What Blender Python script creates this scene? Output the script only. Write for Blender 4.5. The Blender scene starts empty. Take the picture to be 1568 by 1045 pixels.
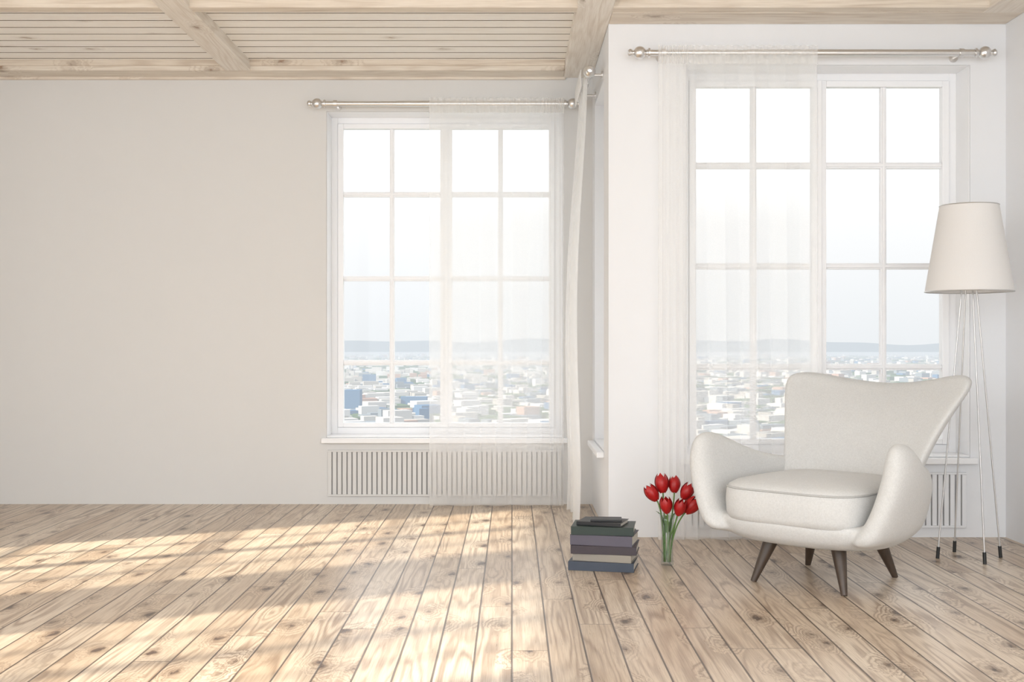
import bpy, bmesh, math, random
from mathutils import Vector, Matrix
random.seed(7)
scene=bpy.context.scene
scene.view_settings.view_transform='Standard'
scene.view_settings.look='None'

# ------------------------------------------------------------ helpers
class MB:
    def __init__(s): s.v=[]; s.f=[]; s.m=[]
    def add(s,vs,fs,mi=0):
        o=len(s.v); s.v+= [tuple(p) for p in vs]
        for f in fs: s.f.append([i+o for i in f]); s.m.append(mi)
    def box(s,x0,x1,y0,y1,z0,z1,mi=0,M=None):
        vs=[Vector(p) for p in [(x0,y0,z0),(x1,y0,z0),(x1,y1,z0),(x0,y1,z0),(x0,y0,z1),(x1,y0,z1),(x1,y1,z1),(x0,y1,z1)]]
        if M is not None: vs=[M@p for p in vs]
        s.add(vs,[(3,2,1,0),(4,5,6,7),(0,1,5,4),(1,2,6,5),(2,3,7,6),(3,0,4,7)],mi)
    def tube(s,pts,rad,n=10,mi=0,closed=False,cap=True):
        pts=[Vector(p) for p in pts]; k=len(pts)
        if not hasattr(rad,'__len__'): rad=[rad]*k
        up=None; vs=[]
        for i,p in enumerate(pts):
            if closed: t=(pts[(i+1)%k]-pts[i-1]).normalized()
            else: t=(pts[min(i+1,k-1)]-pts[max(i-1,0)]).normalized()
            if up is None:
                up=Vector((0,0,1)) if abs(t.z)<.9 else Vector((1,0,0))
            a=t.cross(up).normalized(); b=t.cross(a).normalized(); up=-b if (-b).dot(up)>0 else b
            for j in range(n):
                th=2*math.pi*j/n
                vs.append(p+(a*math.cos(th)+b*math.sin(th))*rad[i])
        fs=[]
        for i in range(k if closed else k-1):
            for j in range(n):
                fs.append((i*n+j,i*n+(j+1)%n,((i+1)%k)*n+(j+1)%n,((i+1)%k)*n+j))
        if cap and not closed:
            fs.append(tuple(range(n-1,-1,-1))); fs.append(tuple((k-1)*n+j for j in range(n)))
        s.add(vs,fs,mi)
    def rev(s,prof,n=32,mi=0,M=None):
        vs=[];k=len(prof)
        for r,z in prof:
            for j in range(n):
                th=2*math.pi*j/n; p=Vector((r*math.cos(th),r*math.sin(th),z))
                vs.append(M@p if M is not None else p)
        fs=[(i*n+j,i*n+(j+1)%n,(i+1)*n+(j+1)%n,(i+1)*n+j) for i in range(k-1) for j in range(n)]
        s.add(vs,fs,mi)
    def rings(s,R,mi=0):
        n=len(R[0]); k=len(R); vs=[p for r in R for p in r]
        fs=[(i*n+j,i*n+(j+1)%n,(i+1)*n+(j+1)%n,(i+1)*n+j) for i in range(k-1) for j in range(n)]
        c0=sum((Vector(p) for p in R[0]),Vector())/n; c1=sum((Vector(p) for p in R[-1]),Vector())/n
        vs=vs+[c0,c1]; a=len(vs)-2
        for j in range(n):
            fs.append((a,(j+1)%n,j)); fs.append((a+1,(k-1)*n+j,(k-1)*n+(j+1)%n))
        s.add(vs,fs,mi)
    def slab(s,F,B,mi=0):
        ni=len(F); nj=len(F[0]); vs=[p for r in F for p in r]+[p for r in B for p in r]; o=ni*nj
        I=lambda i,j,b=0:b*o+i*nj+j; fs=[]
        for i in range(ni-1):
            for j in range(nj-1):
                fs.append((I(i,j),I(i+1,j),I(i+1,j+1),I(i,j+1)))
                fs.append((I(i,j,1),I(i,j+1,1),I(i+1,j+1,1),I(i+1,j,1)))
        for i in range(ni-1):
            fs.append((I(i,0),I(i,0,1),I(i+1,0,1),I(i+1,0)))
            fs.append((I(i,nj-1),I(i+1,nj-1),I(i+1,nj-1,1),I(i,nj-1,1)))
        for j in range(nj-1):
            fs.append((I(0,j),I(0,j+1),I(0,j+1,1),I(0,j,1)))
            fs.append((I(ni-1,j),I(ni-1,j,1),I(ni-1,j+1,1),I(ni-1,j+1)))
        s.add(vs,fs,mi)
    def obj(s,name,mats,parent=None,smooth=False,loc=None,rotz=0,bevel=0,recalc=True,autosm=None):
        me=bpy.data.meshes.new(name); me.from_pydata(s.v,[],s.f)
        for m in mats: me.materials.append(m)
        me.polygons.foreach_set('material_index',s.m)
        if recalc:
            bm=bmesh.new(); bm.from_mesh(me); bmesh.ops.recalc_face_normals(bm,faces=bm.faces); bm.to_mesh(me); bm.free()
        if smooth: me.polygons.foreach_set('use_smooth',[True]*len(me.polygons))
        if autosm: 
            me.polygons.foreach_set('use_smooth',[True]*len(me.polygons))
            me.set_sharp_from_angle(angle=math.radians(autosm))
        o=bpy.data.objects.new(name,me); scene.collection.objects.link(o)
        if loc: o.location=loc
        o.rotation_euler[2]=rotz
        if parent: o.parent=parent
        if bevel:
            b=o.modifiers.new('bevel','BEVEL'); b.width=bevel; b.segments=2; b.limit_method='ANGLE'
        return o
def empty(name,loc=(0,0,0),rotz=0):
    e=bpy.data.objects.new(name,None); scene.collection.objects.link(e); e.location=loc; e.rotation_euler[2]=rotz
    e.empty_display_size=.1; return e

class NT:
    def __init__(s,name):
        s.mat=bpy.data.materials.new(name); s.mat.use_nodes=True; s.t=s.mat.node_tree; s.t.nodes.clear()
        s.out=s.t.nodes.new('ShaderNodeOutputMaterial')
    def n(s,typ,**kw):
        nd=s.t.nodes.new(typ)
        for k,v in kw.items(): setattr(nd,k,v)
        return nd
    def l(s,a,b): s.t.links.new(a,b)
    def set(s,sock,v):
        if isinstance(v,bpy.types.NodeSocket): s.l(v,sock)
        elif v is not None: sock.default_value=v
    def math(s,op,a,b=None,c=None,clamp=False):
        nd=s.n('ShaderNodeMath',operation=op); nd.use_clamp=clamp
        s.set(nd.inputs[0],a); s.set(nd.inputs[1],b); s.set(nd.inputs[2],c); return nd.outputs[0]
    def comb(s,x,y,z):
        nd=s.n('ShaderNodeCombineXYZ'); s.set(nd.inputs[0],x); s.set(nd.inputs[1],y); s.set(nd.inputs[2],z); return nd.outputs[0]
    def mix(s,f,a,b,bt='MIX'):
        nd=s.n('ShaderNodeMix',data_type='RGBA',blend_type=bt); s.set(nd.inputs[0],f); s.set(nd.inputs[6],a); s.set(nd.inputs[7],b); return nd.outputs[2]
    def noise(s,v,scale,detail=2,rough=.5,dist=0):
        nd=s.n('ShaderNodeTexNoise'); s.set(nd.inputs['Vector'],v); nd.inputs['Scale'].default_value=scale
        nd.inputs['Detail'].default_value=detail; nd.inputs['Roughness'].default_value=rough; nd.inputs['Distortion'].default_value=dist; return nd.outputs[0]
    def ramp(s,f,stops):
        nd=s.n('ShaderNodeValToRGB'); s.set(nd.inputs[0],f); e=nd.color_ramp.elements
        while len(e)<len(stops): e.new(.5)
        for i,(p,c) in enumerate(stops): e[i].position=p; e[i].color=c if len(c)==4 else (*c,1)
        return nd.outputs[0]
    def mr(s,v,a,b,c,d):
        nd=s.n('ShaderNodeMapRange'); s.set(nd.inputs[0],v)
        for i,q in enumerate((a,b,c,d)): nd.inputs[i+1].default_value=q
        return nd.outputs[0]
    def bsdf(s,col,rough=.5,metal=0,bump=None,bs=.2,bd=.002,spec=.5):
        p=s.n('ShaderNodeBsdfPrincipled'); s.set(p.inputs['Base Color'],col); s.set(p.inputs['Roughness'],rough)
        p.inputs['Metallic'].default_value=metal; p.inputs['Specular IOR Level'].default_value=spec
        if bump is not None:
            b=s.n('ShaderNodeBump'); b.inputs['Strength'].default_value=bs; b.inputs['Distance'].default_value=bd
            s.l(bump,b.inputs['Height']); s.l(b.outputs[0],p.inputs['Normal'])
        s.l(p.outputs[0],s.out.inputs[0]); return p
    def obj(s): return s.n('ShaderNodeTexCoord').outputs['Object']
def C(r,g,b): return (r,g,b,1)

def simple(name,col,rough=.5,metal=0,nscale=60,var=.05,bs=.1,bd=.001,spec=.5):
    m=NT(name); o=m.obj(); n=m.noise(o,nscale,3)
    c2=C(*[max(0,x*(1-var)) for x in col[:3]])
    m.bsdf(m.mix(n,C(*col[:3]),c2),rough,metal,n,bs,bd,spec); return m.mat

def wood(name,axis,pitch,light,mid,dark,knotc,gap=.012,gapdark=.75,rough=.38,joint=2.7,knots=1.0,ringamt=.5,kth=.55):
    """axis: direction the boards run. pitch 0 = single timber"""
    m=NT(name); o=m.obj(); sx=m.n('ShaderNodeSeparateXYZ'); m.l(o,sx.inputs[0])
    X,Y,Z=sx.outputs
    if axis=='Y': a,l=X,Y
    else: a,l=Y,X
    a=m.math('ADD',a,m.math('MULTIPLY',Z,1.0))
    if pitch:
        b=m.math('DIVIDE',a,pitch); idx=m.math('FLOOR',b); fr=m.math('FRACT',b)
        wn=m.n('ShaderNodeTexWhiteNoise',noise_dimensions='1D'); m.l(idx,wn.inputs['W'])
        yy=m.math('DIVIDE',m.math('ADD',l,m.math('MULTIPLY',wn.outputs[0],9.0)),joint)
        idy=m.math('FLOOR',yy); fy=m.math('FRACT',yy)
        wn2=m.n('ShaderNodeTexWhiteNoise',noise_dimensions='2D'); m.l(m.comb(idx,idy,0.0),wn2.inputs['Vector']); rid=wn2.outputs[0]
        e=m.math('MINIMUM',fr,m.math('SUBTRACT',1.0,fr))
        g1=m.mr(e,gap,gap*1.9,1,0)
        ey=m.math('MINIMUM',fy,m.math('SUBTRACT',1.0,fy)); g2=m.mr(ey,.0004,.0008,1,0)
        gp=m.math('MAXIMUM',g1,g2)
    else:
        oi=m.n('ShaderNodeObjectInfo'); rid=oi.outputs['Random']; gp=None
    # knots (irregular)
    wob=m.noise(m.comb(m.math('MULTIPLY',a,38.0),m.math('MULTIPLY',l,22.0),rid),1.0,3,.6)
    wb=m.math('MULTIPLY_ADD',wob,.30,-.15)
    kv=m.comb(m.math('ADD',m.math('ADD',m.math('MULTIPLY',a,5.5),wb),m.math('MULTIPLY',rid,23.0)),m.math('ADD',m.math('ADD',m.math('MULTIPLY',l,2.8),wb),m.math('MULTIPLY',rid,13.0)),0.0)
    vo=m.n('ShaderNodeTexVoronoi',voronoi_dimensions='2D'); m.l(kv,vo.inputs['Vector']); vo.inputs['Scale'].default_value=1.0
    d=vo.outputs['Distance']
    cs=m.n('ShaderNodeSeparateColor'); m.l(vo.outputs['Color'],cs.inputs[0])
    kz=m.mr(cs.outputs[0],kth,1,.0,.10*knots)
    on=m.mr(kz,.001,.02,0,1)
    vr=m.comb(m.math('ADD',m.math('MULTIPLY',a,6.0),m.math('MULTIPLY',rid,57.0)),m.math('ADD',m.math('MULTIPLY',l,.42),m.math('MULTIPLY',rid,31.0)),m.math('MULTIPLY',rid,11.0))
    near=m.math('MULTIPLY',m.mr(d,.0,.42,.30,0),on)
    nn=m.math('ADD',m.noise(vr,1.0,3,.42,.2),near)
    rg=m.math('MULTIPLY_ADD',m.math('SINE',m.math('MULTIPLY',nn,88.0)),.5,.5)
    rg=m.math('POWER',rg,1.8)
    fib=m.noise(m.comb(m.math('MULTIPLY',a,210.0),m.math('MULTIPLY',l,5.0),rid),1.0,3,.65)
    big=m.noise(m.comb(m.math('MULTIPLY',a,3.0),m.math('MULTIPLY',l,.9),rid),1.3,3)
    base=m.mix(m.math('MULTIPLY_ADD',rid,.8,m.math('MULTIPLY_ADD',big,1.0,-.38),clamp=True),C(*light),C(*mid))
    msk=m.mr(m.noise(m.comb(m.math('MULTIPLY',a,9.0),m.math('MULTIPLY',l,1.6),rid),1.0,2),.3,.65,.25,1)
    c=m.mix(m.math('MULTIPLY',m.math('MULTIPLY',rg,msk),ringamt),base,C(*dark))
    c=m.mix(m.mr(fib,.42,.75,0,.45),c,C(*dark))
    halo=m.math('MULTIPLY',m.mr(m.math('SUBTRACT',d,kz),0,.24,1,0),m.math('MULTIPLY',on,.88))
    c=m.mix(m.math('MULTIPLY',halo,halo),c,C(*[x*.75 for x in dark]))
    kk=m.math('MULTIPLY',m.mr(m.math('SUBTRACT',d,kz),-.035,.015,1,0),m.math('MULTIPLY',on,.85))
    c=m.mix(kk,c,C(*knotc))
    h=m.math('MULTIPLY_ADD',rg,-.25,m.math('MULTIPLY',fib,-.4))
    if gp is not None:
        c=m.mix(m.math('MULTIPLY',gp,gapdark),c,C(.07,.045,.03)); h=m.math('SUBTRACT',h,m.math('MULTIPLY',gp,2.0))
    m.bsdf(c,m.mr(fib,0,1,rough-.06,rough+.14),0,h,.35,.0015,.5)
    return m.mat

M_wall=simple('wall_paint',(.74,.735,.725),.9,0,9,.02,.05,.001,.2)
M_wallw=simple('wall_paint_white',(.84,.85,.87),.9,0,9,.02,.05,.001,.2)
M_white=simple('white_gloss_paint',(.93,.935,.95),.35,0,20,.02,.03)
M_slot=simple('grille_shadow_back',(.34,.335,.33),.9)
M_floor=wood('pine_floor','Y',.130,(.76,.65,.52),(.56,.435,.315),(.24,.15,.09),(.06,.033,.022),joint=3.1,ringamt=.72,kth=.38,rough=.27,gap=.018,gapdark=.9,knots=1.05)
M_plank=wood('pine_ceiling_plank','X',0,(.97,.95,.92),(.94,.91,.85),(.74,.65,.56),(.35,.24,.15),rough=.55,ringamt=.18,knots=.5,kth=.9)
M_beamX=wood('pine_beam_x','X',0,(.84,.78,.69),(.75,.67,.57),(.47,.37,.28),(.25,.14,.08),rough=.55,knots=.6,ringamt=.5,kth=.78)
M_beamY=wood('pine_beam_y','Y',0,(.88,.84,.78),(.81,.75,.67),(.54,.45,.36),(.25,.14,.08),rough=.55,knots=.6,ringamt=.45,kth=.78)
M_dark=simple('groove_shade_brown',(.20,.15,.10),.9)
M_nickel=simple('brushed_nickel',(.78,.77,.76),.28,1,80,.1,.05)
M_steel=simple('lamp_rod_steel',(.62,.61,.60),.35,.8)
M_rubber=simple('black_rubber',(.02,.02,.02),.5)
M_legw=NT('dark_walnut'); _o=M_legw.obj(); _s=M_legw.n('ShaderNodeMapping'); M_legw.l(_o,_s.inputs[0]); _s.inputs['Scale'].default_value=(60,60,4)
_n=M_legw.noise(_s.outputs[0],1,3); M_legw.bsdf(M_legw.mix(_n,C(.035,.022,.015),C(.085,.058,.040)),.4,0,_n,.1); M_legw=M_legw.mat

def fabric(name,c1,c2,sc=900):
    m=NT(name); o=m.obj()
    n=m.noise(o,sc/3,4,.75); n2=m.noise(o,14,2); n3=m.noise(o,110,3,.7)
    h=m.math('ADD',n,m.math('MULTIPLY',n3,.8))
    f=m.math('ADD',m.mr(n,.35,.65,0,.5),m.math('ADD',m.mr(n3,.35,.65,0,.3),m.math('MULTIPLY',n2,.2)))
    p=m.bsdf(m.mix(f,C(*c1),C(*c2)),1.0,0,h,.45,.0016,.05)
    p.inputs['Sheen Weight'].default_value=.1; return m.mat
M_fab=fabric('offwhite_wool',(.72,.72,.71),(.56,.56,.55))
M_pipe=fabric('piping_wool',(.54,.535,.525),(.42,.42,.41))

def sheer(name,op,col,sh=.5):
    m=NT(name); o=m.obj(); n=m.noise(o,500,2)
    tr=m.n('ShaderNodeBsdfTransparent'); df=m.n('ShaderNodeBsdfDiffuse'); tl=m.n('ShaderNodeBsdfTranslucent')
    df.inputs[0].default_value=C(*col); tl.inputs[0].default_value=C(*col)
    a=m.n('ShaderNodeMixShader'); a.inputs[0].default_value=sh; m.l(df.outputs[0],a.inputs[1]); m.l(tl.outputs[0],a.inputs[2])
    b=m.n('ShaderNodeMixShader'); m.l(m.math('MULTIPLY_ADD',n,.1,op-.05),b.inputs[0]); m.l(tr.outputs[0],b.inputs[1]); m.l(a.outputs[0],b.inputs[2])
    m.l(b.outputs[0],m.out.inputs[0]); return m.mat
M_sheer=sheer('sheer_voile',.42,(.98,.975,.965))
M_sheer2=sheer('sheer_voile_dense',.70,(.98,.975,.965))
m=NT('window_glass'); tr=m.n('ShaderNodeBsdfTransparent'); gl=m.n('ShaderNodeBsdfGlossy'); gl.inputs['Roughness'].default_value=.02
mx=m.n('ShaderNodeMixShader'); mx.inputs[0].default_value=.004; m.l(tr.outputs[0],mx.inputs[1]); m.l(gl.outputs[0],mx.inputs[2]); m.l(mx.outputs[0],m.out.inputs[0]); M_glass=m.mat
m=NT('vase_glass'); tr=m.n('ShaderNodeBsdfTransparent'); tr.inputs[0].default_value=C(.93,.955,.95); gl=m.n('ShaderNodeBsdfGlossy'); gl.inputs['Roughness'].default_value=.03
fr=m.n('ShaderNodeLayerWeight'); fr.inputs[0].default_value=.5
ff=m.math('MULTIPLY_ADD',m.math('POWER',fr.outputs['Facing'],3.0),.45,.06)
mx=m.n('ShaderNodeMixShader'); m.l(ff,mx.inputs[0]); m.l(tr.outputs[0],mx.inputs[1]); m.l(gl.outputs[0],mx.inputs[2]); m.l(mx.outputs[0],m.out.inputs[0]); M_vase=m.mat

# ------------------------------------------------------------ room constants
YB,YF,XS,XR,XL=7.70,6.40,.541,2.765,-4.0
ZC=2.875; ZP=2.94; YN=-1.5
def wall(name,mat,L,H,T,holes,loc,rotz,z0=0):
    mb=MB(); xs=sorted({0,L,*[h[0] for h in holes],*[h[1] for h in holes]})
    for a,b in zip(xs[:-1],xs[1:]):
        hs=[h for h in holes if h[0]<=a+1e-6 and h[1]>=b-1e-6]
        if hs:
            h=hs[0]; mb.box(a,b,0,T,z0,h[2]); mb.box(a,b,0,T,h[3],H)
        else: mb.box(a,b,0,T,z0,H)
    return mb.obj(name,[mat],loc=loc,rotz=rotz)
HZ0,HZ1=.447,2.647; WW=1.592
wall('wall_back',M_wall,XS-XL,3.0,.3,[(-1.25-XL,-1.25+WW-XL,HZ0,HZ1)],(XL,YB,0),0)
TB=.22
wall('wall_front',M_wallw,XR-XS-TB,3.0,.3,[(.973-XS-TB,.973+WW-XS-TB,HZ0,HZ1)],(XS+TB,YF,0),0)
wall('wall_bay_side',M_wallw,8.0-YF,3.0,TB,[(8.0-7.48,8.0-6.73,HZ0,HZ1)],(XS,8.0,0),-math.pi/2)
wall('wall_right',M_wallw,YF-YN+.3,3.0,.25,[],(XR,YF+.3,0),-math.pi/2)
WL=[-.55,1.65,3.85]
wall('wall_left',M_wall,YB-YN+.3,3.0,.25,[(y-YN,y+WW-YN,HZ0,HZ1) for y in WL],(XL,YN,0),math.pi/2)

fl=MB(); fl.box(XL-.25,XR+.25,YN,YB+.3,-.12,0); fl.obj('floor',[M_floor])

# ceiling: slab + planks + beams
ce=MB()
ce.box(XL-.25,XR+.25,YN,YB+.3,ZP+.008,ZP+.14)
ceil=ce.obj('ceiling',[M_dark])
y=YN+.03; k=0
while y<YB:
    y1=min(y+.134,YB)
    p=MB(); xe=XS if y1>YF+.01 else XR
    x0_,x1_=XL,xe; T_=.009
    vs=[(x0_,y,ZP),(x1_,y,ZP),(x1_,y1,ZP),(x0_,y1,ZP),(x0_,y,ZP+T_),(x1_,y,ZP+T_),(x1_,y1,ZP+T_),(x0_,y1,ZP+T_)]
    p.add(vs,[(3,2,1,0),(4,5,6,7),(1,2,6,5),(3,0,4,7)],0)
    p.add(vs,[(0,1,5,4),(2,3,7,6)],1)  # plank edges coloured dark brown, painted shade for the grooves
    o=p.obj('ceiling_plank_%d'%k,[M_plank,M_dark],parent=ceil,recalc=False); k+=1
    y+=.146
def beam(n,x0,x1,y0,y1,mat,z0=ZC):
    b=MB(); b.box(x0,x1,y0,y1,z0,ZP+.01); return b.obj(n,[mat],parent=ceil,bevel=.006)
beam('beam_rear',XL,.347,7.49,YB,M_beamX)
beam('beam_rear_lip',XL,.347,7.475,7.495,M_beamX,ZC+.03)
beam('beam_rear_cornice',XL,.36,7.672,YB,M_beamX,ZC-.016)
beam('beam_bay',.347,XS,YN,YB,M_beamY,ZC-.001)
beam('beam_front_right',XS,XR,6.17,YF,M_beamX)
beam('beam_cross',XL,XR,6.08,6.17,M_beamX,ZC+.001)
beam('beam_right',2.54,XR,YN,6.17,M_beamY,ZC-.002)
for i,x in enumerate((-1.88,-4.0)):
    beam('beam_rafter_%d'%i,x,x+.165,YN,7.49,M_beamY,ZC-.002)
for i,yy in enumerate((3.9,1.7)):
    beam('beam_cross_%d'%i,XL,XR,yy,yy+.2,M_beamX,ZC+.001)

# ------------------------------------------------------------ windows
def window(name,loc,rotz,W=WW,nsash=2,ncol=2,y0=.19):
    e=empty(name,loc,rotz); H=HZ1-HZ0; f=MB(); g=.001
    F=.046
    f.box(g,F,y0,y0+.08,g,H-g); f.box(W-F,W-g,y0,y0+.08,g,H-g); f.box(F,W-F,y0,y0+.08,H-F,H-g); f.box(F,W-F,y0,y0+.08,g,F+.01)
    # painted reveal lining
    f.box(g,.005,.001,y0,g,H-g); f.box(W-.005,W-g,.001,y0,g,H-g); f.box(.005,W-.005,.001,y0,H-.005,H-g)
    f.obj('frame',[M_white],parent=e,bevel=.002)
    sw=(W-2*F)/nsash; s=MB(); gl=MB()
    for k in range(nsash):
        a=F+k*sw+.002; b=a+sw-.004; S=.039; ya,yb=y0-.012,y0+.045
        s.box(a,a+S,ya,yb,F+.012,H-F-.002); s.box(b-S,b,ya,yb,F+.012,H-F-.002)
        s.box(a+S,b-S,ya,yb,F+.012,.088); s.box(a+S,b-S,ya,yb,H-.082,H-F-.002)
        cw=(b-a-2*S-(ncol-1)*.034)/ncol
        for c in range(1,ncol):
            x=a+S+c*cw+(c-1)*.034; s.box(x,x+.034,y0+.004,yb-.006,.088,H-.082); s.box(x+.009,x+.025,y0-.006,y0+.004,.088,H-.082)
        for z in (.503,1.085,1.667):
            s.box(a+S,b-S,y0+.0045,yb-.0065,z-.018,z+.018); s.box(a+S,b-S,y0-.0055,y0+.0045,z-.009,z+.009)
        gl.box(a+S,b-S,y0+.02,y0+.024,.088,H-.082)
    if nsash==2: s.box(W/2-.012,W/2+.012,y0-.024,y0-.012,F+.012,H-F-.002)
    s.obj('sash',[M_white],parent=e,bevel=.003); gl.obj('panes',[M_glass],parent=e)
    si=MB(); si.box(-.03,W+.03,-.045,-.0,-.034,.0); si.box(.002,W-.002,-.001,y0,-.0,.012)
    si.obj('sill',[M_white],parent=e,bevel=.005)
    return e
window('window_1',(-1.25,YB,HZ0),0)
window('window_2',(.973,YF,HZ0),0)
window('window_3',(XS,7.48,HZ0),-math.pi/2,W=.75,nsash=1,y0=.13)
for i,y in enumerate(WL): window('window_%d'%(i+4),(XL,y,HZ0),math.pi/2)

# radiator grilles
def grille(name,x0,x1,yw,z0=.055,z1=.365):
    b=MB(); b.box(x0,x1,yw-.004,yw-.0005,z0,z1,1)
    b.box(x0,x1,yw-.018,yw-.0005,z1-.012,z1); b.box(x0,x1,yw-.018,yw-.0005,z0,z0+.012)
    n=int((x1-x0)/.0335)
    for i in range(n+1):
        x=x0+i*(x1-x0-.024)/n
        b.box(x,x+.0255,yw-.014,yw-.004,z0+.012,z1-.012)
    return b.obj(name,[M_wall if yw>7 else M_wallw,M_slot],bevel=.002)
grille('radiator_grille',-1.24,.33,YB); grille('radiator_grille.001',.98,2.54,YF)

# ------------------------------------------------------------ curtain rods
def rod(name,A,B,wallv,brs=(.04,.96)):
    A=Vector(A);B=Vector(B); d=(B-A).normalized(); b=MB()
    b.tube([A,B],.0165,16); b.tube([A+(B-A)*.3,B],.019,16)
    q=d.to_track_quat('Z','Y').to_matrix().to_4x4()
    prof=[(.0165,0),(.026,.002),(.026,.012),(.018,.016),(.018,.022)]
    R=.036
    for i in range(2,15):
        th=math.pi*i/16; prof.append((R*math.sin(th),.022+R-R*math.cos(th)))
    z=.022+2*R; prof+=[(.014,z-.002),(.014,z+.003),(.02,z+.008),(.022,z+.018),(.016,z+.027),(.001,z+.030)]
    b.rev(prof,28,0,Matrix.Translation(B)@q)
    b.rev(prof,28,0,Matrix.Translation(A)@(-d).to_track_quat('Z','Y').to_matrix().to_4x4())
    w=Vector(wallv)
    for t in brs:
        p=A+(B-A)*t; b.tube([p,p+w*.97],.008,10); b.tube([p+w*.9,p+w*.995],.025,16)
        b.tube([p-d*.012,p+d*.012],.024,16)
    return b.obj(name,[M_nickel],autosm=35)
ZR=2.685
rod('curtain_rod',(-1.235,7.58,ZR-.01),(.345,7.58,ZR-.01),(0,.12,0))
rod('curtain_rod.001',(.76,6.28,ZR),(2.54,6.28,ZR),(0,.12,0))
rod('curtain_rod.002',(.455,6.78,ZR),(.455,7.40,ZR),(.086,0,0))

# ------------------------------------------------------------ curtains
def curtain(name,A,B,nrm,zt,zb,mapf,amp,folds,seed,N=300,Mr=36,flare=0.0,mat=None,wav=0.0):
    rnd=random.Random(seed); A=Vector((*A,0));B=Vector((*B,0)); d=B-A; L=d.length; d=d/L; nv=Vector((*nrm,0))
    ph=[rnd.uniform(0,6.28) for _ in range(8)]
    b=MB(); vs=[]
    for j in range(Mr+1):
        r=j/Mr; z=zt+(zb-zt)*r
        for i in range(N+1):
            s=i/N; t=mapf(s)
            a=amp*(.35+.65*min(1,r*1.3)**.8)
            P=2*math.pi*folds*s+1.6*math.sin(4*s+ph[0])+.5*math.sin(9*s+ph[1])
            sw=.5*math.sin(1.8*r+ph[2]+5*s)
            mod=.55+.45*math.sin(6.3*s+ph[7]+.8*r)
            off=a*mod*math.sin(P+sw)
            lat=.42*a*mod*math.sin(2*(P+sw)+ph[5])
            off2=flare*r*r+ (.012*math.sin(9*s+ph[6])*max(0,r-.9)*10) + wav*math.sin(math.pi*r)**1.5
            p=A+d*(t*L+lat)+nv*(off+off2); p.z=z
            vs.append(p)
    fs=[(j*(N+1)+i,j*(N+1)+i+1,(j+1)*(N+1)+i+1,(j+1)*(N+1)+i) for j in range(Mr) for i in range(N)]
    b.add(vs,fs,0)
    vs=[];K=4   # heading pocket in front of the rod
    for j in range(K+1):
        z=zt+.020-.10*j/K
        for i in range(N+1):
            s=i/N; t=mapf(s)
            off=.030+.003*math.sin(2*math.pi*32*s+ph[1])
            p=A+d*(t*L)+nv*off; p.z=z+.002*math.sin(2*math.pi*32*s); vs.append(p)
    fs=[(j*(N+1)+i,j*(N+1)+i+1,(j+1)*(N+1)+i+1,(j+1)*(N+1)+i) for j in range(K) for i in range(N)]
    b.add(vs,fs,0)
    return b.obj(name,[mat or M_sheer],smooth=True,recalc=False)
def pw(pts):
    def f(s):
        for (a,b),(c,d) in zip(pts[:-1],pts[1:]):
            if s<=c: return b+(d-b)*(s-a)/(c-a)
        return pts[-1][1]
    return f
curtain('sheer_curtain',(-.548,7.575),(.345,7.575),(0,-1),ZR+.002,.012,pw([(0,0),(.08,.12),(.52,.82),(.62,.90),(1,1)]),.022,7,3,flare=.02)
curtain('sheer_curtain.001',(.80,6.275),(1.672,6.275),(0,-1),ZR+.012,.012,pw([(0,0),(.50,.19),(.58,.29),(1,1)]),.030,8,5,flare=.02)
curtain('sheer_curtain.002',(.44,6.80),(.44,7.40),(-1,0),ZR+.01,.02,pw([(0,0),(1,1)]),.030,5,8,flare=.05,mat=M_sheer2,N=260,wav=.06)
# unseen sheers added on the left wall windows to break the sun into streaks
M_sheer3=sheer('sheer_voile_left',.28,(.96,.95,.93),.6)
for i,y in enumerate(WL):
    rod('curtain_rod.%03d'%(3+i),(XL+.12,y-.1,ZR),(XL+.12,y+WW+.1,ZR),(-.12,0,0))
    curtain('sheer_curtain.%03d'%(3+i),(XL+.125,y+(.0 if i!=1 else .75)),(XL+.125,y+(.80 if i!=1 else 1.6)),(1,0),ZR,.02,pw([(0,0),(.5,.3),(1,1)]),.03,9,20+i,N=160,Mr=12,mat=M_sheer3)

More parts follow.
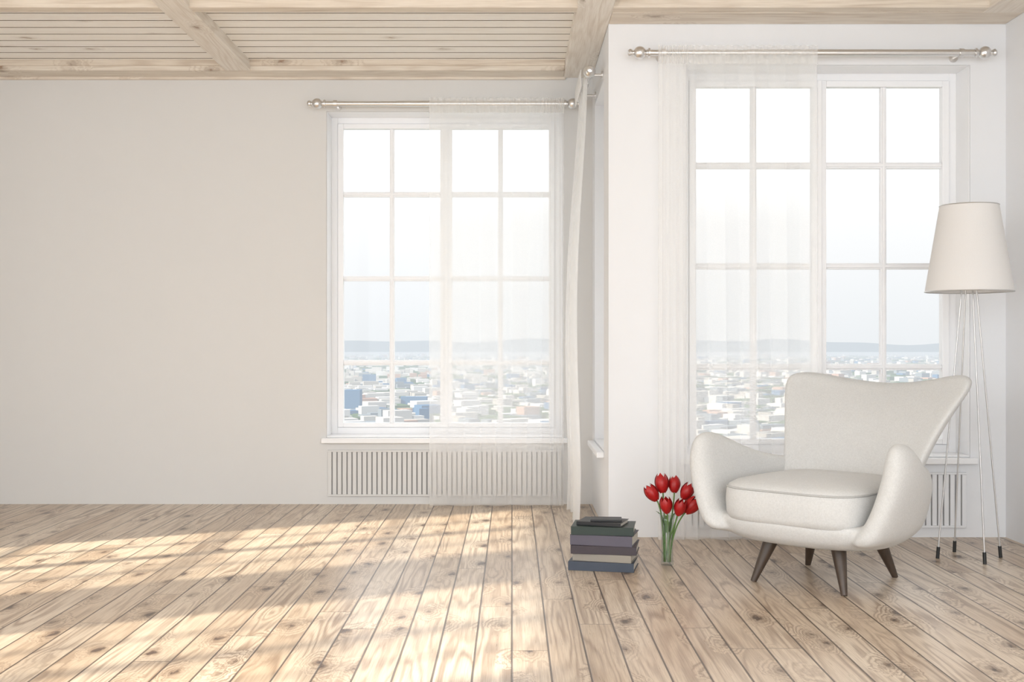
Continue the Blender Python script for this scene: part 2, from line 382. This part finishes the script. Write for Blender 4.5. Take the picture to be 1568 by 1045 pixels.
# ------------------------------------------------------------ armchair
ch=empty('armchair',(1.443,5.27,0),-math.radians(42))
def P(u,v,z): return Vector((u,-v,z))
def sell(au,v0,v1,z,n=3.0,N=48,sc=1.0,rear=1.0):
    out=[]; cv=(v0+v1)/2; av=(v1-v0)/2
    for k in range(N):
        th=2*math.pi*k/N; c,s=math.cos(th),math.sin(th)
        x=au*sc*math.copysign(abs(c)**(2/n),c); y=av*sc*math.copysign(abs(s)**(2/n),s)
        tt=(y/av+1)/2; x*=rear+(1-rear)*tt
        out.append(P(x,cv+y,z))
    return out
body=MB()
body.rings([sell(.50,-.38,.425,z,2.6,48,sc,.74) for z,sc in ((.185,.42),(.190,.66),(.205,.82),(.235,.93),(.275,.985),(.315,1.0))])
def arm(sg):
    vv=[-.36,-.22,-.06,.10,.25,.35]
    tz=[.53,.54,.57,.635,.692,.668]
    uo=[.375,.425,.475,.520,.548,.535]
    ub=[.31,.36,.41,.43,.43,.40]
    th=[.09,.095,.105,.115,.12,.10]
    F=[];B=[]
    for k in range(6):
        f=[];g=[]
        for j,r in enumerate((0,.2,.45,.75,1.0)):
            z=.225+(tz[k]-.225)*r
            u=ub[k]+(uo[k]-ub[k])*(math.sin(r*math.pi/2)**.9)
            v=vv[k]
            if k==5: v+= .06*(1-r)**.8+.015
            if k==4: v+= .03*(1-r)
            tt=th[k]
            if j==4: tt=th[k]*1.02
            f.append(P(sg*(u-(.040 if j==4 else 0)),v,z)); g.append(P(sg*(u-tt-(.0 if j else .05)),v-(.02 if k==5 else 0),z))
        F.append(f);B.append(g)
    if sg<0: F,B=B,F
    m=MB(); m.slab(F,B); return m
for sg in (1,-1):
    a=arm(sg)
    o=a.obj('tmp',[M_fab]); md=o.modifiers.new('s','SUBSURF'); md.levels=3; md.render_levels=3
    dg=bpy.context.evaluated_depsgraph_get(); me=bpy.data.meshes.new_from_object(o.evaluated_get(dg))
    body.add([v.co for v in me.vertices],[list(p.vertices) for p in me.polygons],0)
    bpy.data.objects.remove(o)
o=body.obj('shell',[M_fab],parent=ch,smooth=True)
r=o.modifiers.new('r','REMESH'); r.mode='VOXEL'; r.voxel_size=.010; r.use_smooth_shade=True
s=o.modifiers.new('sm','SMOOTH'); s.factor=.6; s.iterations=20
# back
F=[];B=[]
cols=(-1,-.85,-.5,0,.5,.85,1)
rowz=(.24,.40,.53,.66,.79,.895,.965); hw=(.29,.325,.352,.390,.442,.488,.458); cv=(-.20,-.245,-.31,-.405,-.51,-.615,-.66)
for a in cols:
    f=[];g=[]
    for j in range(7):
        b=j/6; z=rowz[j]- (.085*(1-abs(a)**1.5))*(b**3)
        if j==6 and abs(a)==1: z-=.032
        v=cv[j]+.15*abs(a)**2*(.4+.6*b)
        th=.13 if abs(a)<.84 else (.125 if abs(a)<.9 else .10)
        if j==6: th*=.85
        u=a*hw[j]
        f.append(P(u,v,z)); g.append(P(u*.99,v-th,z-.0))
    F.append(f);B.append(g)
bk=MB(); bk.slab(F,B); o=bk.obj('backrest',[M_fab],parent=ch,smooth=True)
md=o.modifiers.new('s','SUBSURF'); md.levels=3; md.render_levels=3
# cushion
cu=MB()
cr=lambda z,sc:sell(.345,-.30,.432,z,4.2,64,sc,.90)
cu.rings([cr(z,sc) for z,sc in ((.293,.5),(.293,.92),(.302,.975),(.33,1.0),(.385,1.01),(.43,1.0),(.452,.975),(.468,.90),(.480,.75),(.490,.5),(.494,.2))])
cu.obj('seat_cushion',[M_fab],parent=ch,smooth=True)
pp=MB(); pp.tube(cr(.443,.993),.0045,8,closed=True)
pp.obj('cushion_piping',[M_pipe],parent=ch,smooth=True)
lg=MB()
for su in (-1,1):
    for sv in (-1,1):
        lg.tube([P(su*.15,sv*.185,.235),P(su*.165,sv*.20,.19),P(su*.222,sv*.262,.0)],[.036,.034,.0135],20)
lg.obj('legs',[M_legw],parent=ch,autosm=40)

# ------------------------------------------------------------ floor lamp
lp=empty('floor_lamp',(2.316,5.79,0),math.radians(4))
a=MB()
zt,zb,rt,rb=1.786,1.350,.142,.213
a.rev([(rb,zb),(rt,zt)],64); a.rev([(rb-.003,zb+.001),(rt-.003,zt-.001)],64)
a.rev([(rb-.003,zb+.001),(rb,zb)],64); a.rev([(rt-.003,zt-.001),(rt,zt)],64)
m=NT('lampshade_linen'); o_=m.obj(); n_=m.noise(o_,300,3)
df=m.n('ShaderNodeBsdfDiffuse'); tl=m.n('ShaderNodeBsdfTranslucent'); c_=m.mix(n_,C(.93,.915,.90),C(.87,.855,.84)); m.l(c_,df.inputs[0]); m.l(c_,tl.inputs[0])
mx=m.n('ShaderNodeMixShader'); mx.inputs[0].default_value=.25; m.l(df.outputs[0],mx.inputs[1]); m.l(tl.outputs[0],mx.inputs[2]); m.l(mx.outputs[0],m.out.inputs[0])
a.obj('shade',[m.mat],parent=lp,smooth=True,recalc=False)
l=MB(); 
l.tube([(rb*math.cos(t*math.pi/32),rb*math.sin(t*math.pi/32),zb) for t in range(64)],.003,6,closed=True)
l.tube([(rt*math.cos(t*math.pi/32),rt*math.sin(t*math.pi/32),zt) for t in range(64)],.003,6,closed=True)
for k in range(4):
    t=k*math.pi/2; c,s=math.cos(t),math.sin(t)
    l.tube([(.165*c,.165*s,.006),(.035*c,.035*s,1.40)],.0042,10)
    l.tube([(.035*c,.035*s,1.40),(.178*c,.178*s,1.52)],.0022,6)
    l.tube([(.165*c,.165*s,0),(.160*c,.160*s,.058)],.009,14,mi=1)
l.tube([(0,0,1.385),(0,0,1.44)],.042,24); l.tube([(0,0,1.44),(0,0,1.50)],.018,16)
l.rev([(.016,1.50),(.03,1.54),(.034,1.58),(.02,1.61),(.001,1.62)],20,2)
l.obj('stand',[M_steel,M_rubber,M_white],parent=lp,autosm=40)

# ------------------------------------------------------------ books
pg=simple('book_pages',(.72,.69,.62),.8,0,200,.15)
bc=[simple('book_cover_%d'%i,c,.45) for i,c in enumerate([(.045,.058,.085),(.30,.27,.23),(.040,.028,.036),(.095,.085,.115),(.014,.028,.021),(.008,.008,.010),(.012,.012,.013)])]
bs=MB(); z=0
specs=[(.315,.23,.043,-12,0,0,0),(.285,.21,.036,-16,.01,0,1),(.315,.22,.040,-10,.008,.0,2),(.30,.215,.050,-15,.005,.0,3),(.30,.21,.040,-9,.0,0,4),(.22,.16,.018,-20,-.005,.0,5),(.15,.10,.010,-5,.01,-.01,6)]
for w,d,h,r,dx,dy,ci in specs:
    M_=Matrix.Translation((dx,dy,z))@Matrix.Rotation(math.radians(r),4,'Z')
    t=.003 if h>.02 else .0015
    bs.box(-w/2,w/2,-d/2,d/2,0,t,ci+1,M_); bs.box(-w/2,w/2,-d/2,d/2,h-t,h,ci+1,M_)
    bs.box(-w/2,w/2,-d/2-.001,-d/2+t,0.0005,h-.0005,ci+1,M_)
    bs.box(-w/2+.005,w/2-.005,-d/2+t,d/2-.005,t,h-t,0,M_)
    z+=h+.0003
bs.obj('book_stack',[pg]+bc,loc=(.447,5.56,0),bevel=.0012)

# ------------------------------------------------------------ vase and tulips
vx,vy=.762,5.61
v=MB(); v.rev([(.001,.0),(.030,.0),(.031,.004),(.029,.05),(.029,.15),(.033,.21),(.040,.250),(.0385,.250),(.031,.21),(.0268,.15),(.0268,.05),(.027,.014),(.001,.012)],40)
v.obj('glass_vase',[M_vase],loc=(vx,vy,0),smooth=True)
m=NT('tulip_petal'); o_=m.obj(); n_=m.noise(o_,90,2); p=m.bsdf(m.mix(n_,C(.50,.010,.009),C(.28,.003,.005)),.42); M_pet=m.mat
M_stem=simple('tulip_stem',(.14,.26,.07),.5,0,60,.3); M_leaf=simple('tulip_leaf',(.10,.22,.06),.5,0,40,.3)
tb=MB()
def head(pos,dirv,sc=1.0,tw=0):
    q=Vector(dirv).normalized().to_track_quat('Z','Y').to_matrix().to_4x4(); M_=Matrix.Translation(pos)@q@Matrix.Rotation(tw,4,'Z')
    H=.098*sc
    for k in range(6):
        inn=k%2; ang=k*math.pi/3; vs=[]; nu,nv=9,12
        for j in range(nv+1):
            b=j/nv; w=(.95 if inn else 1.1)*1.3*math.sin(math.pi*min(1,(b*.86+.14)))**.6
            if b>.8: w*=max(.02,1-((b-.8)/.2)**1.7)
            R=sc*(.036 if not inn else .032)*(math.sin(math.pi*(.08+.80*b))**.7)
            for i in range(nu+1):
                c=(i/nu-.5)*w; rr=R*(1-.10*c*c)
                vs.append(M_@Vector((rr*math.cos(ang+c),rr*math.sin(ang+c),H*b*(1-.05*inn))))
        tb.add(vs,[(j*(nu+1)+i,j*(nu+1)+i+1,(j+1)*(nu+1)+i+1,(j+1)*(nu+1)+i) for j in range(nv) for i in range(nu)],0)
heads=[(1006,768,-.95,.02),(1016,757,-.12,.04),(1034,757,.10,.05),(1045,765,.75,.0),(1047,784,1.3,-.03),(1019,784,-.25,-.045),(1035,787,.35,-.05)]
for i,(px,py,tx,dy) in enumerate(heads):
    s_=.003207; hx=(px-1021)*s_; hz=1.1-(py-522.5)*s_
    hp=Vector((hx,dy,hz)); dv=Vector((tx*.7,dy*6,1)).normalized()
    head(hp,dv,.95+.08*math.sin(i*2),i)
    ang=i*.9; b0=Vector((.015*math.cos(ang+3),.015*math.sin(ang+3),.016)); nk=Vector((.018*math.cos(math.atan2(dy,hx)),.018*math.sin(math.atan2(dy,hx)),.21))
    pts=[]
    p0,p1,p2,p3=b0,b0.lerp(nk,.6),hp-dv*.05,hp
    for t in range(15):
        u=t/14; pts.append(p0*(1-u)**3+p1*3*u*(1-u)**2+p2*3*u*u*(1-u)+p3*u**3)
    tb.tube(pts,.0038,8,mi=1)
for i,(ang,ln,lean) in enumerate(((2.6,.13,.04),(.3,.13,.035),(4.4,.12,.03))):
    vs=[];n=12
    for j in range(n+1):
        b=j/n; w=.012*math.sin(math.pi*(.12+.88*b))**.8
        r=.010+lean*b*b*1.2; z_=.16+ln*b-.03*b*b*b
        c=Vector((r*math.cos(ang),r*math.sin(ang),z_)); t_=Vector((-math.sin(ang),math.cos(ang),0))
        vs+=[c-t_*w,c-Vector((math.cos(ang),math.sin(ang),0))*-.004,c+t_*w]
    tb.add(vs,[(j*3+i2,j*3+i2+1,(j+1)*3+i2+1,(j+1)*3+i2) for j in range(n) for i2 in range(2)],2)
tb.obj('tulip_bouquet',[M_pet,M_stem,M_leaf],loc=(vx,vy,0),smooth=True,recalc=False)

# ------------------------------------------------------------ city outside
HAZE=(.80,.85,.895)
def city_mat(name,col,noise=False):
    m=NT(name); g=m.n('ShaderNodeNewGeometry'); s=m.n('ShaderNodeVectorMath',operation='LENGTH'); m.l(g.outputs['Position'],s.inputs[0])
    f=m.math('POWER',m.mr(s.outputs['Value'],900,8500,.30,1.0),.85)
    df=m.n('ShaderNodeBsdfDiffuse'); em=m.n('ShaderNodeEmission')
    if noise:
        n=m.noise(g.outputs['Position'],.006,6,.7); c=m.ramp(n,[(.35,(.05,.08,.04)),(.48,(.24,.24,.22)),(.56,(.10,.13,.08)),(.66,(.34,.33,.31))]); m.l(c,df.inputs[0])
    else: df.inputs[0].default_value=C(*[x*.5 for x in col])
    em.inputs[0].default_value=C(*HAZE); em.inputs[1].default_value=1.0  # aerial haze painted into the material as emission, stronger with distance
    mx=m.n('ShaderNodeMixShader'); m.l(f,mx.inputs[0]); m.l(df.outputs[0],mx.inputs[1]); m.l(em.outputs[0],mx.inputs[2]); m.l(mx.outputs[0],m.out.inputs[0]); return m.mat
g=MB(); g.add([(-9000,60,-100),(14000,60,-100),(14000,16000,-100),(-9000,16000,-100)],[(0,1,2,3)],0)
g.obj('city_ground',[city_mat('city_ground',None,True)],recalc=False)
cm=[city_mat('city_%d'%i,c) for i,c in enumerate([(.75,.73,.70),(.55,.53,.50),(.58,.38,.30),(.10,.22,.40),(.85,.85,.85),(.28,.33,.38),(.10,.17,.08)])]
cb=MB(); rc=random.Random(11)
for i in range(8000):
    Y_=900*(9.0**(rc.random()**.8)); X_=Y_*rc.uniform(-.34,.62)
    mi=rc.choices(range(7),(4,3,1.0,1.2,4,1.7,4))[0]
    if mi==6: w,d,h=rc.uniform(20,70),rc.uniform(15,60),rc.uniform(5,10)
    else: w,d,h=rc.uniform(10,36),rc.uniform(10,28),rc.choice((5,6,8,9,11,13,18))
    M_=Matrix.Translation((X_,Y_,-100))@Matrix.Rotation(.35+.25*math.sin(X_*.002)+.2*math.sin(Y_*.0013),4,'Z')
    cb.box(-w/2,w/2,-d/2,d/2,0,h,mi,M_)
for X_,Y_,w,d,h,mi in ((-225,1620,22,26,32,3),(-150,1750,40,20,16,3),(-110,1560,50,20,10,3)):
    cb.box(X_-w/2,X_+w/2,Y_-d/2,Y_+d/2,-100,-100+h,mi)
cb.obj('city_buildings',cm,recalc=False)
hl=MB(); vs=[];n=160
for i in range(n+1):
    x=-8000+20000*i/n; h=-100+100+22*math.sin(i*.11)+14*math.sin(i*.37+1)+8*math.sin(i*.9)
    vs+=[(x,10500,-100),(x,11500,h)]
hl.add(vs,[(2*i,2*i+2,2*i+3,2*i+1) for i in range(n)],0)
m=NT('distant_hills'); em=m.n('ShaderNodeEmission'); em.inputs[0].default_value=C(.69,.745,.79); em.inputs[1].default_value=1.0; m.l(em.outputs[0],m.out.inputs[0])  # hills glow evenly, their haze painted in as emission colour
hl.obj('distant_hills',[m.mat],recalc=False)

# ------------------------------------------------------------ world + lights
w=bpy.data.worlds.new('overcast'); scene.world=w; w.use_nodes=True; t=w.node_tree; t.nodes.clear()
o=t.nodes.new('ShaderNodeOutputWorld'); bg=t.nodes.new('ShaderNodeBackground'); tc=t.nodes.new('ShaderNodeTexCoord'); sp=t.nodes.new('ShaderNodeSeparateXYZ'); rp=t.nodes.new('ShaderNodeValToRGB')
t.links.new(tc.outputs['Generated'],sp.inputs[0]); t.links.new(sp.outputs[2],rp.inputs[0]); t.links.new(rp.outputs[0],bg.inputs[0]); t.links.new(bg.outputs[0],o.inputs[0])
e=rp.color_ramp.elements; e[0].position=0; e[0].color=(.37,.383,.392,1); e[1].position=.30; e[1].color=(.96,.98,1,1)
q=e.new(.10); q.color=(.427,.433,.436,1)
bg.inputs[1].default_value=2.35
sd=bpy.data.lights.new('sun','SUN'); sd.energy=10; sd.angle=math.radians(1.6); sd.color=(1,.91,.75)
so=bpy.data.objects.new('sun',sd); scene.collection.objects.link(so)
az=math.radians(26); el=math.radians(28)
dr=Vector((math.cos(az)*math.cos(el),math.sin(az)*math.cos(el),-math.sin(el)))
so.rotation_euler=dr.to_track_quat('-Z','Y').to_euler(); so.location=(-8,0,6)
def area(n,loc,tgt,sx,sy,pw_,col=(1,1,1)):
    d=bpy.data.lights.new(n,'AREA'); d.shape='RECTANGLE'; d.size=sx; d.size_y=sy; d.energy=pw_; d.color=col
    o=bpy.data.objects.new(n,d); scene.collection.objects.link(o); o.location=loc
    o.rotation_euler=(Vector(tgt)-Vector(loc)).to_track_quat('-Z','Y').to_euler(); return o
area('added_fill_rear',(.6,-1.4,1.7),(.8,8,1.6),5.5,2.4,185,(.92,.96,1))  # unseen fill light added behind the camera to brighten the room
area('added_fill_left',(-3.6,1.2,1.7),(2,5.5,1.3),4.5,2.0,62,(.92,.96,1))  # second unseen fill, added by the left wall to lift the window reveals

cam=bpy.data.cameras.new('camera'); cam.sensor_width=36; cam.sensor_fit='HORIZONTAL'; cam.lens=1750/1568*36; cam.clip_end=30000
co=bpy.data.objects.new('camera',cam); scene.collection.objects.link(co); co.location=(0,0,1.1); co.rotation_euler=(math.pi/2,0,0); scene.camera=co
